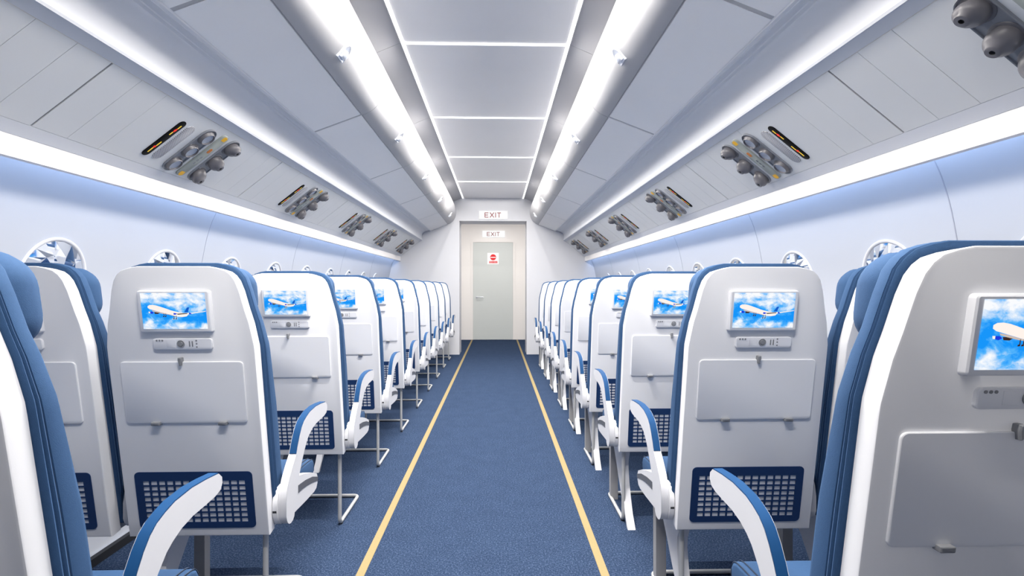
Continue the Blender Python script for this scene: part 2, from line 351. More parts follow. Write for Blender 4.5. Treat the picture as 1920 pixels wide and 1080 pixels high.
# ---------------------------------------------------------------- overhead bins
DOOR = catmull([(0.642, 2.466), (0.602, 2.375), (0.592, 2.302), (0.600, 2.232), (0.631, 2.166), (0.672, 2.125), (0.724, 2.100)], 5)
def make_bin(s):
    t = thing('overhead_bin', '', 'luggage bin', (X0, 0, 0), 'overhead luggage bins')
    L = PANEL/2-0.011
    T = lambda pts: [(s*u, z) for u, z in pts]
    inner = [(u+0.004, z+0.003) for u, z in DOOR[::-1]]
    bm = bmesh.new(); prism_y(bm, T(DOOR+inner), -L, L); mesh_obj('bin_door', bm, M['bin'], t, smooth=40)
    bm = bmesh.new(); prism_y(bm, T([(0.732, 2.097), (0.998, 1.996), (0.998, 2.003), (0.732, 2.104)]), -L, L)
    mesh_obj('bin_floor', bm, M['binflat'], t, smooth=0, bevel=0.0015, bseg=1)
    # latch: a half-round recessed plate with a domed paddle
    pc = Vector((0.627, 2.172)); tn = (Vector(DOOR[16 if False else 21])-Vector(DOOR[19])).normalized()
    best = min(range(len(DOOR)), key=lambda i: abs(DOOR[i][1]-2.152)); pc = Vector(DOOR[best]); tn = (Vector(DOOR[best+1])-Vector(DOOR[best-1])).normalized()
    no = Vector((tn.y, -tn.x));
    if no.x > 0: no = -no
    def lp(a, y, h):  # a down the door, y along it, h out of it
        q = pc+tn*a+no*h; return (s*q.x, y, q.y)
    def halfround(w, top, bot, n=12, sh=1.0):
        pts = [(bot, -w), (bot, w)]
        for k in range(n+1):
            an = math.pi*k/n; pts.append((bot-(bot-top)*(0.35+0.65*math.sin(an)) if 0 < k < n else bot-(bot-top)*0.35, w*math.cos(an)))
        return pts
    o1 = halfround(0.040, -0.052, 0.030); o2 = halfround(0.037, -0.048, 0.027); o3 = halfround(0.029, -0.036, 0.019)
    bm = bmesh.new(); loft(bm, [[lp(a, y, -0.004) for a, y in o1], [lp(a, y, 0.006) for a, y in o1], [lp(a, y, 0.008) for a, y in o2], [lp(a, y, 0.004) for a, y in o3]])
    pl = mesh_obj('latch_plate', bm, M['chrome'], t, smooth=30)
    q1 = halfround(0.027, -0.022, 0.018); q2 = halfround(0.022, -0.016, 0.014); q3 = halfround(0.012, -0.006, 0.008)
    bm = bmesh.new(); loft(bm, [[lp(a, y, 0.003) for a, y in q1], [lp(a, y, 0.013) for a, y in q1], [lp(a, y, 0.018) for a, y in q2], [lp(a, y, 0.021) for a, y in q3]])
    mesh_obj('latch_paddle', bm, M['chrome'], pl, smooth=50)
    return t
for s, side in ((-1, 'left'), (1, 'right')):
    first = make_bin(s); used = False
    names = ['cut off by the top of the picture', 'nearest fully seen, with the largest silver latch', 'second bin with a visible latch', 'third bin with a visible latch', 'fourth bin with a visible latch', 'farthest bin, touching the partition']
    yc = [SEAM0+PANEL*(k+0.5) for k in (-2, -1, 0, 1, 2, 3)]
    for i, y in enumerate(yc):
        lab = 'white overhead bin on the %s side, %s' % (side, names[i])
        o = first if not used else dup(first, (X0, y, 0), lab)
        if not used: first.location = (X0, y, 0); first['label'] = lab; used = True

# ---------------------------------------------------------------- passenger service units
def make_psu(s):
    t = thing('passenger_service_unit', '', 'service unit', (0, 0, 0), 'overhead passenger service units')
    k = 1 if s < 0 else -1     # local y runs down the cabin on both sides
    def pill(w, l, h0, h1, r=None, cy=0, cx=0.0, inset=0.003, n=10):
        r = w/2-1e-4 if r is None else r
        a = rrect(l, w, r, n, cx, cy*k); b = rrect(l-2*inset, w-2*inset, r-inset, n, cx, cy*k)
        return [[(x, y, h0) for x, y in a], [(x, y, h1-inset*0.5) for x, y in a], [(x, y, h1) for x, y in b]]
    cx = 0.002
    bm = bmesh.new(); loft(bm, pill(0.042, 0.222, -0.001, 0.003, cy=-0.195, cx=cx)); sg = mesh_obj('seatbelt_sign', bm, M['black'], t)
    sg['label'] = 'black lit sign with yellow and red symbols'
    bm = bmesh.new()      # belt and no-smoking symbols
    for (a, b_, w_, mi, q) in ((-0.088, -0.066, 0.006, 0, 0.002), (-0.066, -0.046, 0.008, 1, 0), (-0.046, -0.026, 0.006, 0, -0.002), (0.018, 0.046, 0.006, 0, 0.003), (0.046, 0.058, 0.009, 1, 0), (0.058, 0.088, 0.006, 0, -0.001)):
        pr = rrect(b_-a, w_, 0.0028, 4, cx+(a+b_)/2, (-0.195+q)*k); loft(bm, [[(x, y, 0.002) for x, y in pr], [(x, y, 0.0037) for x, y in pr]], mi=mi)
    for dx in (-0.056, 0.052):
        pr = [(cx+dx+0.0055*math.cos(2*math.pi*i/14), -0.195*k+0.0068*math.sin(2*math.pi*i/14)) for i in range(14)]
        loft(bm, [[(x, y, 0.002) for x, y in pr], [(x, y, 0.0035) for x, y in pr]], mi=1)
    mesh_obj('sign_symbols', bm, [M['glyph_y'], M['glyph_r']], sg, smooth=0)
    bm = bmesh.new(); loft(bm, pill(0.056, 0.215, -0.001, 0.003, cy=-0.128, cx=cx)); mesh_obj('speaker_grille', bm, M['speaker'], t)
    def housing(name, cy, w, l):
        bm = bmesh.new(); a = rrect(l, w, w/2-1e-4, 10, cx, cy*k)
        rr = [[(x, y, -0.001) for x, y in a], [(x, y, 0.006) for x, y in a], [(x, y, 0.008) for x, y in offset(a, -0.002)], [(x, y, 0.007) for x, y in offset(a, -0.005)], [(x, y, 0.0035) for x, y in offset(a, -0.007)], [(x, y, 0.0030) for x, y in offset(a, -0.010)]]
        loft(bm, rr); return mesh_obj(name, bm, M['psugrey'], t)
    def lathe(bm, c, prof, n=24, tilt=(0, 0), mis=None):
        R = []
        for r, h in prof:
            R.append([(c[0]+r*math.cos(2*math.pi*i/n)+h*tilt[0], c[1]+r*math.sin(2*math.pi*i/n)+h*tilt[1], h) for i in range(n)])
        V = [[bm.verts.new(p) for p in r] for r in R]
        for q, (a, b) in enumerate(zip(V, V[1:])):
            for i in range(n):
                f = bm.faces.new((a[i], a[(i+1) % n], b[(i+1) % n], b[i])); f.material_index = mis[q] if mis else 0
        f = bm.faces.new(V[-1]); f.material_index = mis[-1] if mis else 0
    h1 = housing('reading_light_panel', -0.008, 0.092, 0.285)
    for dx in (-0.092, 0.0, 0.092):
        bm = bmesh.new(); lathe(bm, (cx+dx, -0.008*k), [(0.042, 0.002), (0.041, 0.0045), (0.037, 0.006), (0.035, 0.010), (0.033, 0.018), (0.0315, 0.020), (0.0295, 0.019), (0.0285, 0.013), (0.0, 0.0115)], mis=[0]*7+[1, 1])
        mesh_obj('reading_light', bm, [M['nozzle'], M['lens']], h1, smooth=40)
    bm = bmesh.new(); loft(bm, pill(0.056, 0.290, -0.001, 0.008, r=0.020, cy=0.096, cx=cx)); pl = mesh_obj('call_button_plate', bm, M['plate'], t)
    bm = bmesh.new()
    for sg_ in (-1, 1):
        x = cx+sg_*0.128
        pr = [(x-sg_*0.014, (0.096-0.013)*k), (x-sg_*0.014, (0.096+0.013)*k), (x+sg_*0.006, (0.096+0.016)*k), (x+sg_*0.013, (0.096+0.006)*k), (x+sg_*0.013, (0.096-0.009)*k), (x+sg_*0.002, (0.096-0.016)*k)]
        loft(bm, [[(a, b_, 0.007) for a, b_ in pr], [(a, b_, 0.0090) for a, b_ in pr]])
    mesh_obj('yellow_arrow', bm, M['yellow'], pl, smooth=0)
    bm = bmesh.new(); pr = rrect(0.030, 0.019, 0.0085, 5, cx-0.040, 0.094*k); loft(bm, [[(a, b_, 0.007) for a, b_ in pr], [(a, b_, 0.0095) for a, b_ in pr]])
    mesh_obj('call_button', bm, M['orange'], pl, smooth=0)
    bm = bmesh.new()
    for q in range(3):
        pr = rrect(0.014, 0.010, 0.003, 3, cx+0.010+q*0.020, 0.094*k); pr2 = offset(pr, -0.0012)
        loft(bm, [[(a, b_, 0.0078) for a, b_ in pr], [(a, b_, 0.0086) for a, b_ in pr], [(a, b_, 0.0086) for a, b_ in pr2], [(a, b_, 0.0080) for a, b_ in pr2]])
    mesh_obj('plate_mark', bm, M['psugrey'], pl, smooth=0)
    h2 = housing('air_nozzle_panel', 0.200, 0.094, 0.300)
    for q, dx in enumerate((-0.097, 0.0, 0.097)):
        tl = ((-0.25, 0.1), (0.1, 0.35), (0.35, -0.05))[q]
        bm = bmesh.new(); lathe(bm, (cx+dx, 0.200*k), [(0.043, 0.002), (0.042, 0.005), (0.039, 0.0055), (0.035, 0.006), (0.0370, 0.012), (0.0375, 0.019), (0.0355, 0.028), (0.0300, 0.0355), (0.0215, 0.0405), (0.0190, 0.0455), (0.0172, 0.047), (0.0070, 0.047), (0.0060, 0.040), (0.0, 0.040)], tilt=(tl[0], tl[1]*k), mis=[0]*11+[1, 1, 1])
        mesh_obj('air_nozzle', bm, [M['nozzle'], M['dark']], h2, smooth=40)
    return t
psu_names = {-1: ['nearest of the row', 'second nearest', 'third nearest', 'fourth nearest', 'farthest, beside the partition'],
             1: ['cut off by the picture corner', 'nearest seen whole', 'second nearest seen whole', 'third nearest seen whole', 'fourth nearest seen whole', 'farthest, beside the partition']}
for s, side in ((-1, 'left'), (1, 'right')):
    p = on(0.505, 0.0003); d = DS
    base = Matrix((( s*d.x, 0, NS.x*s, X0+s*p[0]), (0, 1 if s < 0 else -1, 0, 0), (d.y, 0, NS.y, p[1]), (0, 0, 0, 1)))
    first = make_psu(s); used = False
    ks = range(0, 5) if s < 0 else range(-1, 5)
    for i, k in enumerate(ks):
        lab = 'grey unit of reading lights and air nozzles, %s side, %s' % (side, psu_names[s][i])
        Mx = base.copy(); Mx[1][3] = 2.50+PANEL*k
        o = first if not used else dup(first, (0, 0, 0), lab)
        used = True; o['label'] = lab; o.matrix_world = Mx

# ---------------------------------------------------------------- windows
def make_window(s):
    u, ang = wall_at(1.118)
    rnd = random.Random(11+s)
    def P(a, r, d):   # in the tangent plane of the wall, d towards the cabin
        y = r*math.cos(a); v = r*math.sin(a)
        # follow the curved lining so that the rim lies on it
        uu, an = wall_at(1.118+v*math.cos(ang)); return (-s*(u-uu)-s*d, y, v*math.cos(ang))
    bm = bmesh.new(); n = 40
    loft(bm, [[P(2*math.pi*i/n, r, d) for i in range(n)] for r, d in ((0.169, -0.004), (0.168, 0.003), (0.165, 0.006), (0.160, 0.006), (0.155, 0.003), (0.152, -0.003))], cap0=False, cap1=False)
    rim = mesh_obj('window_1', bm, M['rim'], None, smooth=45); rim['kind'] = 'structure'
    bm = bmesh.new()      # many-faceted pane
    rings = []; nn = 11
    for r, cnt, amp in ((0.154, 22, 0.0), (0.105, nn, 0.014), (0.052, 6, 0.018)):
        rings.append([bm.verts.new(P(2*math.pi*(i+(rnd.random()-0.5)*0.5*(amp > 0))/cnt, r*(1+(rnd.random()-0.5)*0.35*(amp > 0)), 0.001+amp*rnd.random())) for i in range(cnt)])
    cv = bm.verts.new(P(0, 0.0, 0.012))
    def stitch(A, B):
        i = j = 0; na, nb = len(A), len(B)
        while i < na or j < nb:
            if (i+1)/na <= (j+1)/nb and i < na: bm.faces.new((A[i % na], A[(i+1) % na], B[j % nb])); i += 1
            elif j < nb: bm.faces.new((A[i % na], B[(j+1) % nb], B[j % nb])); j += 1
            else: break
    stitch(rings[0], rings[1]); stitch(rings[1], rings[2])
    for i in range(6): bm.faces.new((rings[2][i], rings[2][(i+1) % 6], cv))
    mesh_obj('window_pane', bm, M['mirror'], rim, smooth=0)
    return rim, u
wn = 1
for s in (-1, 1):
    rim, u = make_window(s); first = True
    for k in range(-1, 9):
        y = 2.20+0.70*k
        if first: o = rim; first = False
        else:
            o = rim.copy(); C.objects.link(o)
            for ch in rim.children:
                c = ch.copy(); C.objects.link(c); c.parent = o
        o.name = 'window_%d' % wn; wn += 1
        o.location = (X0+s*u, y, 1.118)

# ---------------------------------------------------------------- partition and doorway
def xz_half(s):      # partition wing from the opening to the curved lining
    pts = [(X0+s*0.542, 0.0), (X0+s*1.50, 0.0)]+[(X0+s*u, z) for u, z in WALLS]+[(X0+s*1.45, 1.75), (X0+s*1.2, 2.1), (X0+s*0.9, 2.53), (X0+s*0.542, 2.53)]
    return pts
for s, side in ((-1, 'front_left'), (1, 'front_right')):
    bm = bmesh.new(); prism_y(bm, xz_half(s), YP, YP+0.46)
    struct(mesh_obj('wall_'+side, bm, M['partition'], smooth=0))
bm = bmesh.new(); box(bm, X0-0.542, X0+0.542, YP, YP+0.46, 2.153, 2.53); struct(mesh_obj('wall_front_header', bm, M['partition'], smooth=0))
VW = 1.1
bm = bmesh.new(); box(bm, X0-VW-0.1, X0+VW+0.1, YD, YD+0.1, 0, 2.6); struct(mesh_obj('wall_front', bm, M['cream'], smooth=0))
for s, side in ((-1, 'vestibule_left'), (1, 'vestibule_right')):
    bm = bmesh.new(); box(bm, *sorted((X0+s*VW, X0+s*(VW+0.05))), YP+0.46, YD, 0, 2.6); struct(mesh_obj('wall_'+side, bm, M['cream'], smooth=0))
bm = bmesh.new(); box(bm, X0-VW, X0+VW, YP+0.46, YD, 2.50, 2.55); o = mesh_obj('ceiling', bm, M['cream'], smooth=0); struct(o)
# door
DXL, DXR, DZ = -0.500, 0.322, 2.008
bm = bmesh.new(); box(bm, DXL, DXR, YD-0.012, YD-0.002, 0.004, DZ)
dr = mesh_obj('door_1', bm, M['door'], smooth=0, bevel=0.002, bseg=1); struct(dr)
bm = bmesh.new()
for a, b_, z0, z1 in ((DXL-0.040, DXL-0.002, 0.002, DZ+0.003), (DXR+0.002, DXR+0.040, 0.002, DZ+0.003), (DXL-0.040, DXR+0.040, DZ+0.003, DZ+0.040)):
    box(bm, a, b_, YD-0.018, YD-0.001, z0, z1)
mesh_obj('door_frame', bm, M['cream'], dr, smooth=0)
bm = bmesh.new()
tube(bm, fillet([(-0.425, YD-0.012, 0.88), (-0.425, YD-0.055, 0.88), (-0.285, YD-0.055, 0.88)], 0.012), 0.009)
lathe_pts = [(-0.425+0.020*math.cos(2*math.pi*i/16), 0.88+0.020*math.sin(2*math.pi*i/16)) for i in range(16)]
loft(bm, [[(x, YD-0.012, z) for x, z in lathe_pts], [(x, YD-0.020, z) for x, z in lathe_pts]])
mesh_obj('door_handle', bm, M['chrome'], dr, smooth=40)
# no-entry notice on the door
def text_mesh(body, size, loc, m, name, parent=None, extr=0.001, spacing=1.0, sx=1.0, w=None):
    cu = bpy.data.curves.new(name, 'FONT'); cu.body = body; cu.size = size; cu.extrude = extr; cu.align_x = 'CENTER'; cu.align_y = 'CENTER'; cu.space_character = spacing
    if w is not None: cu.offset = w
    tmp = bpy.data.objects.new('tmp', cu); C.objects.link(tmp)
    dg = bpy.context.evaluated_depsgraph_get(); me = bpy.data.meshes.new_from_object(tmp.evaluated_get(dg)); bpy.data.objects.remove(tmp)
    me.transform(Matrix.Rotation(math.radians(90), 4, 'X') @ Matrix.Diagonal((sx, 1, 1, 1))); me.materials.clear(); me.materials.append(m)
    o = bpy.data.objects.new(name, me); C.objects.link(o); o.location = loc
    if parent: o.parent = parent
    return o
sx_, sz_ = -0.088, 1.675
sn = thing('door_notice', 'small white notice with red no-entry disc on the grey door', 'sign', (sx_, YD-0.0125, sz_))
bm = bmesh.new(); box(bm, -0.118, 0.118, -0.0025, 0, -0.118, 0.118); mesh_obj('notice_board', bm, M['signwhite'], sn, smooth=0)
bm = bmesh.new(); c = [(0.062*math.cos(2*math.pi*i/40)+0.002, 0.027+0.062*math.sin(2*math.pi*i/40)) for i in range(40)]
loft(bm, [[(x, -0.002, z) for x, z in c], [(x, -0.004, z) for x, z in c]]); box(bm, -0.052, 0.056, -0.0048, -0.003, 0.016, 0.034, mi=1)
mesh_obj('no_entry_disc', bm, [M['red'], M['signwhite']], sn, smooth=0)
bm = bmesh.new(); box(bm, -0.082, 0.090, -0.004, -0.002, -0.093, -0.052); bar = mesh_obj('red_bar', bm, M['red'], sn, smooth=0)
text_mesh('CREW ONLY', 0.030, (0.004, -0.0045, -0.0725), M['signwhite'], 'lettering', sn)
# exit signs
def exit_sign(loc, lab):
    t = thing('exit_sign', lab, 'sign', loc)
    bm = bmesh.new(); box(bm, -0.232, 0.232, -0.022, 0, -0.066, 0.066); mesh_obj('light_box', bm, M['exitbox'], t, smooth=0)
    bm = bmesh.new(); T_ = 0.0105; h = 0.040; yy = (-0.0245, -0.0215)
    def bar_(x0, z0, x1, z1):
        d = (Vector((x1, z1))-Vector((x0, z0))).normalized()*T_/2; n_ = Vector((-d.y, d.x))
        a, b_ = Vector((x0, z0)), Vector((x1, z1)); pr = [a-n_-d*0, b_-n_, b_+n_, a+n_]
        loft(bm, [[(p.x, yy[0], p.y) for p in pr], [(p.x, yy[1], p.y) for p in pr]])
    x = -0.135
    bar_(x, -h, x, h); bar_(x, h-T_/2, x+0.056, h-T_/2); bar_(x, 0, x+0.050, 0); bar_(x, -h+T_/2, x+0.056, -h+T_/2)
    bar_(-0.055, -h, 0.010, h); bar_(-0.055, h, 0.010, -h); bar_(0.036, -h, 0.036, h); bar_(0.092, -h, 0.092, h); bar_(0.062, h-T_/2, 0.122, h-T_/2)
    mesh_obj('exit_lettering', bm, M['exitred'], t, smooth=0); return t
exit_sign((-0.064, YP-0.0005, 2.247), 'larger white EXIT sign above the opening in the partition')
exit_sign((-0.075, YD-0.0005, 2.180), 'smaller white EXIT sign on the cream wall above the grey door')
# floor tapes
for nm, x0, x1 in (('left', -0.534, -0.502), ('right', 0.391, 0.423)):
    bm = bmesh.new(); box(bm, x0, x1, YB+0.1, YD-0.04, 0.0004, 0.0022)
    tag(mesh_obj('floor_tape', bm, M['tape'], smooth=0), 'long pale yellow tape line along the %s edge of the aisle carpet' % nm, 'floor line')

# ---------------------------------------------------------------- seats
LEAN = 0.171
HALF = [(0.335, 0.209), (0.62, 0.2085), (0.90, 0.2075), (0.92, 0.2070), (0.985, 0.1975), (1.0256, 0.1875), (1.08, 0.176), (1.109, 0.1665), (1.125, 0.156), (1.136, 0.143), (1.1435, 0.120), (1.1475, 0.098)]
def sh(x, t, z): return (x, t-LEAN*(z-0.34), z)
def outline(zmin=0.335, dense=True):
    h = [(x, z) for z, x in HALF]
    h = [(h[0][0], zmin)]+[p for p in h if p[1] > zmin+0.01]
    hh = [h[0]]
    for a, b in zip(h, h[1:]):
        L = math.dist(a, b); k = max(1, int(L/0.05))
        for j in range(1, k+1): hh.append((a[0]+(b[0]-a[0])*j/k, a[1]+(b[1]-a[1])*j/k))
    top = [(0.098*q, 1.1475) for q in (0.5, 0, -0.5)]
    return hh+top+[(-x, z) for x, z in hh[::-1]]      # ccw
def Tz(z): return 0.122 if z < 0.72 else (0.122-(z-0.72)*0.105 if z < 1.03 else 0.0895)

def make_seat():
    t = thing('airplane_seat', '', 'seat', (0, 0, 0), 'rows of blue and white cabin seats')
    O = outline()
    ringf = lambda poly, tt: [sh(x, tt, z) for x, z in poly]
    bm = bmesh.new(); loft(bm, [ringf(offset(O, -0.004), 0.0), ringf(offset(O, -0.001), 0.0012), ringf(O, 0.004), ringf(offset(O, -0.003), 0.045), ringf(offset(O, -0.012), 0.046)])
    box_b = mesh_obj('back_shell', bm, M['shell'], t, smooth=28)
    # back cushion
    Oc = outline(0.362); bm = bmesh.new(); rings = []
    for fr, of in ((0.0, -0.012), (0.0, -0.002), (0.05, 0.004), (0.10, 0.0055), (0.15, 0.004), (0.175, -0.001), (0.20, 0.0035), (0.25, 0.0055), (0.30, 0.004), (0.325, 0.0005), (0.36, 0.004), (0.45, 0.005), (0.80, 0.005), (0.90, 0.003), (0.96, -0.003), (1.0, -0.014), (1.0, -0.06)):
        rings.append([sh(x, 0.0455+(Tz(z)-0.0455)*fr, z+(0.006 if z > 1.10 else 0)) for x, z in offset(Oc, of)])
    loft(bm, rings); bc = mesh_obj('back_cushion', bm, M['fabric'], t, smooth=40)
    # thin dark seams of the cushion
    bm = bmesh.new()
    for fr, of in ((0.178, 0.0005), (0.328, 0.0015)):
        P = [sh(x, 0.0455+(Tz(z)-0.0455)*fr, z+(0.006 if z > 1.10 else 0)) for x, z in offset(Oc, of)]; tube(bm, P, 0.0012, 5)
    mesh_obj('cushion_seam', bm, M['piping'], bc)
    # headrest
    bm = bmesh.new(); rings = []
    for tt, w_, h_ in ((0.070, 0.318, 0.130), (0.085, 0.332, 0.148), (0.105, 0.342, 0.156), (0.128, 0.340, 0.156), (0.146, 0.330, 0.146), (0.158, 0.306, 0.124), (0.166, 0.262, 0.084), (0.168, 0.20, 0.04)):
        rings.append([sh(x, tt, z) for x, z in rrect(w_, h_, min(0.052, h_/2-0.001), 7, 0, 1.068)])
    loft(bm, rings); mesh_obj('headrest', bm, M['fabric'], t, smooth=60)
    # seat cushion with piping
    prof = [(0.075, 0.372), (0.36, 0.366), (0.396, 0.374), (0.410, 0.395), (0.411, 0.420), (0.400, 0.438), (0.380, 0.446), (0.30, 0.450), (0.075, 0.446)]
    bm = bmesh.new(); rings = []
    ins = [(-0.2085, -0.010), (-0.2060, -0.003), (-0.198, 0.0), (0.198, 0.0), (0.2060, -0.003), (0.2085, -0.010)]
    pc_ = prof[::1]
    for x, d in ins: rings.append([(x, y, z) for y, z in offset(pc_, d)])
    loft(bm, rings); sc_ = mesh_obj('seat_cushion', bm, M['fabric'], t, smooth=50)
    for x, d in ((-0.205, 0.0), (-0.190, 0.0), (0.190, 0.0), (0.205, 0.0)):
        bm = bmesh.new()
        path = [(0.10, 0.4475), (0.30, 0.4505), (0.380, 0.4465), (0.4005, 0.4385), (0.4115, 0.420), (0.4105, 0.395)]
        path = catmull(path, 4); dd = -0.0022 if abs(x) > 0.2 else 0.0003
        tube(bm, [(x, y+dd*0.5, z+dd) for y, z in path], 0.0016, 5)
        mesh_obj('piping', bm, M['piping'], sc_)
    bm = bmesh.new(); box(bm, -0.200, 0.200, 0.035, 0.372, 0.338, 0.369); mesh_obj('seat_pan', bm, M['white'], t, bevel=0.006)
    # column and blade under the seat
    bm = bmesh.new(); box(bm, -0.184, -0.147, 0.305, 0.342, 0.0, 0.340); mesh_obj('support_column', bm, M['column'], t, bevel=0.002, bseg=1)
    rear = [(-0.046, 0.0), (0.003, 0.05), (0.038, 0.107), (0.070, 0.175), (0.086, 0.24), (0.082, 0.275), (0.064, 0.31), (0.045, 0.345)]
    front = [(0.30, 0.345), (0.262, 0.30), (0.226, 0.262), (0.19, 0.225), (0.14, 0.165), (0.081, 0.102), (0.017, 0.045), (-0.022, 0.0)]
    bm = bmesh.new(); prism_x(bm, rear+front, -0.180, -0.1455); mesh_obj('support_blade', bm, M['white'], t, smooth=30, bevel=0.0015, bseg=1, bangle=50)
    # back-of-seat screen
    sb = bpy.data.objects.new('x', None)
    def plate(name, w_, z0, z1, t0, t1, r, m, cx=0, parent=t, ed=0.003, taper=0.0):
        pr = rrect(w_, z1-z0, r, 5, cx, (z0+z1)/2); pi = offset(pr, -ed); bm = bmesh.new()
        loft(bm, [[sh(x, t1, z) for x, z in offset(pr, taper)], [sh(x, t0+ed*0.6, z) for x, z in pr], [sh(x, t0, z) for x, z in pi]]); return mesh_obj(name, bm, m, parent, smooth=30)
    sc = plate('screen', 0.197, 0.963, 1.0795, -0.0135, 0.002, 0.006, M['bezel'], taper=0.002)
    # the picture on the screen: sky with an airliner, drawn flat on the display
    zc = 1.0225; cy_ = sh(0, 0, zc)[1]
    bm = bmesh.new(); lay = [0]
    def flat(pts, mi, lift=0.0):
        pts = [(x, z) for x, z in pts]
        vs = [bm.verts.new((x, -0.0142-lift-LEAN*z, z)) for x, z in pts]; f = bm.faces.new(vs); f.material_index = mi
    W, H = 0.0885, 0.0505
    flat([(-W, -H), (W, -H), (W, H), (-W, H)], 0)
    # plane coordinates measured on the picture: u 0..1 across, v 0..1 down
    U = lambda pts: [(-W+2*W*u, H-2*H*v) for u, v in pts]
    L1, L2, L3 = 0.0001, 0.00018, 0.00026
    flat(U([(0.47, 0.535), (0.60, 0.555), (0.76, 0.545), (0.985, 0.50), (0.995, 0.485), (0.99, 0.515), (0.80, 0.565), (0.70, 0.60), (0.52, 0.60)]), 1, L1)     # far wing
    flat(U([(0.10, 0.36), (0.13, 0.33), (0.18, 0.325), (0.24, 0.345), (0.35, 0.41), (0.45, 0.475), (0.52, 0.51), (0.62, 0.545), (0.70, 0.57), (0.715, 0.605), (0.69, 0.645), (0.62, 0.665), (0.55, 0.655), (0.46, 0.605), (0.36, 0.56), (0.22, 0.49), (0.13, 0.445), (0.10, 0.41)]), 1, L2)   # fuselage
    flat(U([(0.16, 0.475), (0.22, 0.495), (0.36, 0.562), (0.46, 0.607), (0.55, 0.657), (0.50, 0.645), (0.42, 0.600), (0.33, 0.575), (0.24, 0.54), (0.17, 0.505)]), 4, L3)  # belly shade
    flat(U([(0.66, 0.53), (0.705, 0.40), (0.745, 0.39), (0.715, 0.535)]), 2, L3)     # fin
    flat(U([(0.53, 0.575), (0.70, 0.555), (0.71, 0.575), (0.56, 0.600)]), 3, L3)
    flat(U([(0.13, 0.515), (0.165, 0.515), (0.19, 0.545), (0.16, 0.575), (0.13, 0.56)]), 5, L3); flat(U([(0.105, 0.515), (0.13, 0.515), (0.13, 0.56), (0.11, 0.555)]), 1, L3)
    flat(U([(0.19, 0.53), (0.25, 0.53), (0.28, 0.545), (0.25, 0.58), (0.20, 0.575)]), 3, L3)
    flat(U([(0.49, 0.55), (0.52, 0.555), (0.545, 0.575), (0.52, 0.60), (0.49, 0.60)]), 5, L3); flat(U([(0.73, 0.545), (0.745, 0.545), (0.775, 0.575), (0.745, 0.59), (0.73, 0.59)]), 5, L3)
    for u0 in (0.335, 0.365, 0.49, 0.525):
        v0 = 0.60 if u0 < 0.4 else 0.665; flat(U([(u0, v0-0.04), (u0+0.008, v0-0.04), (u0+0.010, v0+0.06), (u0-0.012, v0+0.065), (u0-0.012, v0+0.04), (u0, v0+0.035)]), 3, L3)
    dp = mesh_obj('display', bm, [M['sky'], M['pic_white'], M['pic_blue'], M['pic_dark'], M['pic_shade'], M['pic_cobalt']], sc, smooth=0)
    dp.location = (0, -LEAN*(zc-0.34), zc); dp['label'] = 'bright picture of a white airliner in a cloudy sky'
    # handset under the screen
    hs = plate('handset', 0.164, 0.912, 0.9445, -0.0075, 0.001, 0.008, M['bezel'], cx=0.0105, ed=0.0018)
    def disc(name, x, z, r, m, t0=-0.0085, n=16, rin=None):
        bm = bmesh.new(); P = [(x+r*math.cos(2*math.pi*i/n), z+r*math.sin(2*math.pi*i/n)) for i in range(n)]
        rr = [[sh(a, -0.006, b_) for a, b_ in P], [sh(a, t0, b_) for a, b_ in P]]
        if rin: rr += [[sh(a, t0+0.001, b_) for a, b_ in offset(P, -(r-rin))], [sh(a, t0-0.0008, b_) for a, b_ in offset(P, -(r-rin)-0.001)]]
        loft(bm, rr); return mesh_obj(name, bm, m, hs, smooth=30)
    x_l = 0.0105-0.082
    for q in range(3): disc('button', x_l+0.0113+q*0.0078, 0.9382, 0.0026, M['clip'])
    for q in range(3): disc('button', x_l+0.1215, 0.9382-q*0.0092, 0.0022, M['clip'])
    disc('dial', x_l+0.0775, 0.9285, 0.0105, M['clip'], -0.0095, 24, 0.007)
    for q in range(2): plate('slider', 0.0030, 0.9205, 0.9370, -0.0088, -0.006, 0.0013, M['clip'], cx=x_l+0.1020+q*0.0080, parent=hs, ed=0.0005)
    plate('mini_display', 0.025, 0.9180, 0.9395, -0.0080, -0.006, 0.0008, M['tray'], cx=x_l+0.0505, parent=hs, ed=0.0004)
    # folding table, its latch and hinges
    tr = plate('tray_table', 0.3465, 0.6935, 0.8765, -0.0050, 0.001, 0.011, M['tray'], ed=0.0015)
    bm = bmesh.new(); P = [(-0.0048, 0.8885), (-0.0025, 0.8895), (0.0025, 0.8895), (0.0048, 0.8885), (0.0052, 0.8800), (0.0030, 0.8700), (0.0020, 0.8655), (-0.0020, 0.8655), (-0.0030, 0.8700), (-0.0052, 0.8800)][::-1]
    loft(bm, [[sh(x, 0.001, z) for x, z in P], [sh(x, -0.0125, z) for x, z in P], [sh(x*0.7, -0.0145, 0.878+(z-0.878)*0.85) for x, z in P]]); mesh_obj('table_latch', bm, M['clip'], t, smooth=30)
    for x in (-0.0865, 0.1045): plate('table_hinge', 0.0235, 0.6885, 0.6985, -0.016, 0.001, 0.0015, M['clip'], cx=x, ed=0.0015)
    # literature pocket: navy net with 13 x 8 openings
    bm = bmesh.new(); nx, nz = 13, 8; px, pz = 0.0234, 0.0171; ox, oz = 0.0183, 0.0123
    xs = [-0.172]; zs = [0.362]
    x_st = -px*nx/2+(px-ox)/2; z_st = 0.3815
    for i in range(nx): xs += [x_st+i*px, x_st+i*px+ox]
    xs.append(0.172)
    for j in range(nz): zs += [z_st+j*pz, z_st+j*pz+oz]
    zs.append(0.542)
    def vert(x, z, tt, cache={}):
        key = (round(x, 5), round(z, 5), tt)
        if key not in cache: cache[key] = bm.verts.new(sh(x, tt, z))
        return cache[key]
    cache = {}
    r = 0.013
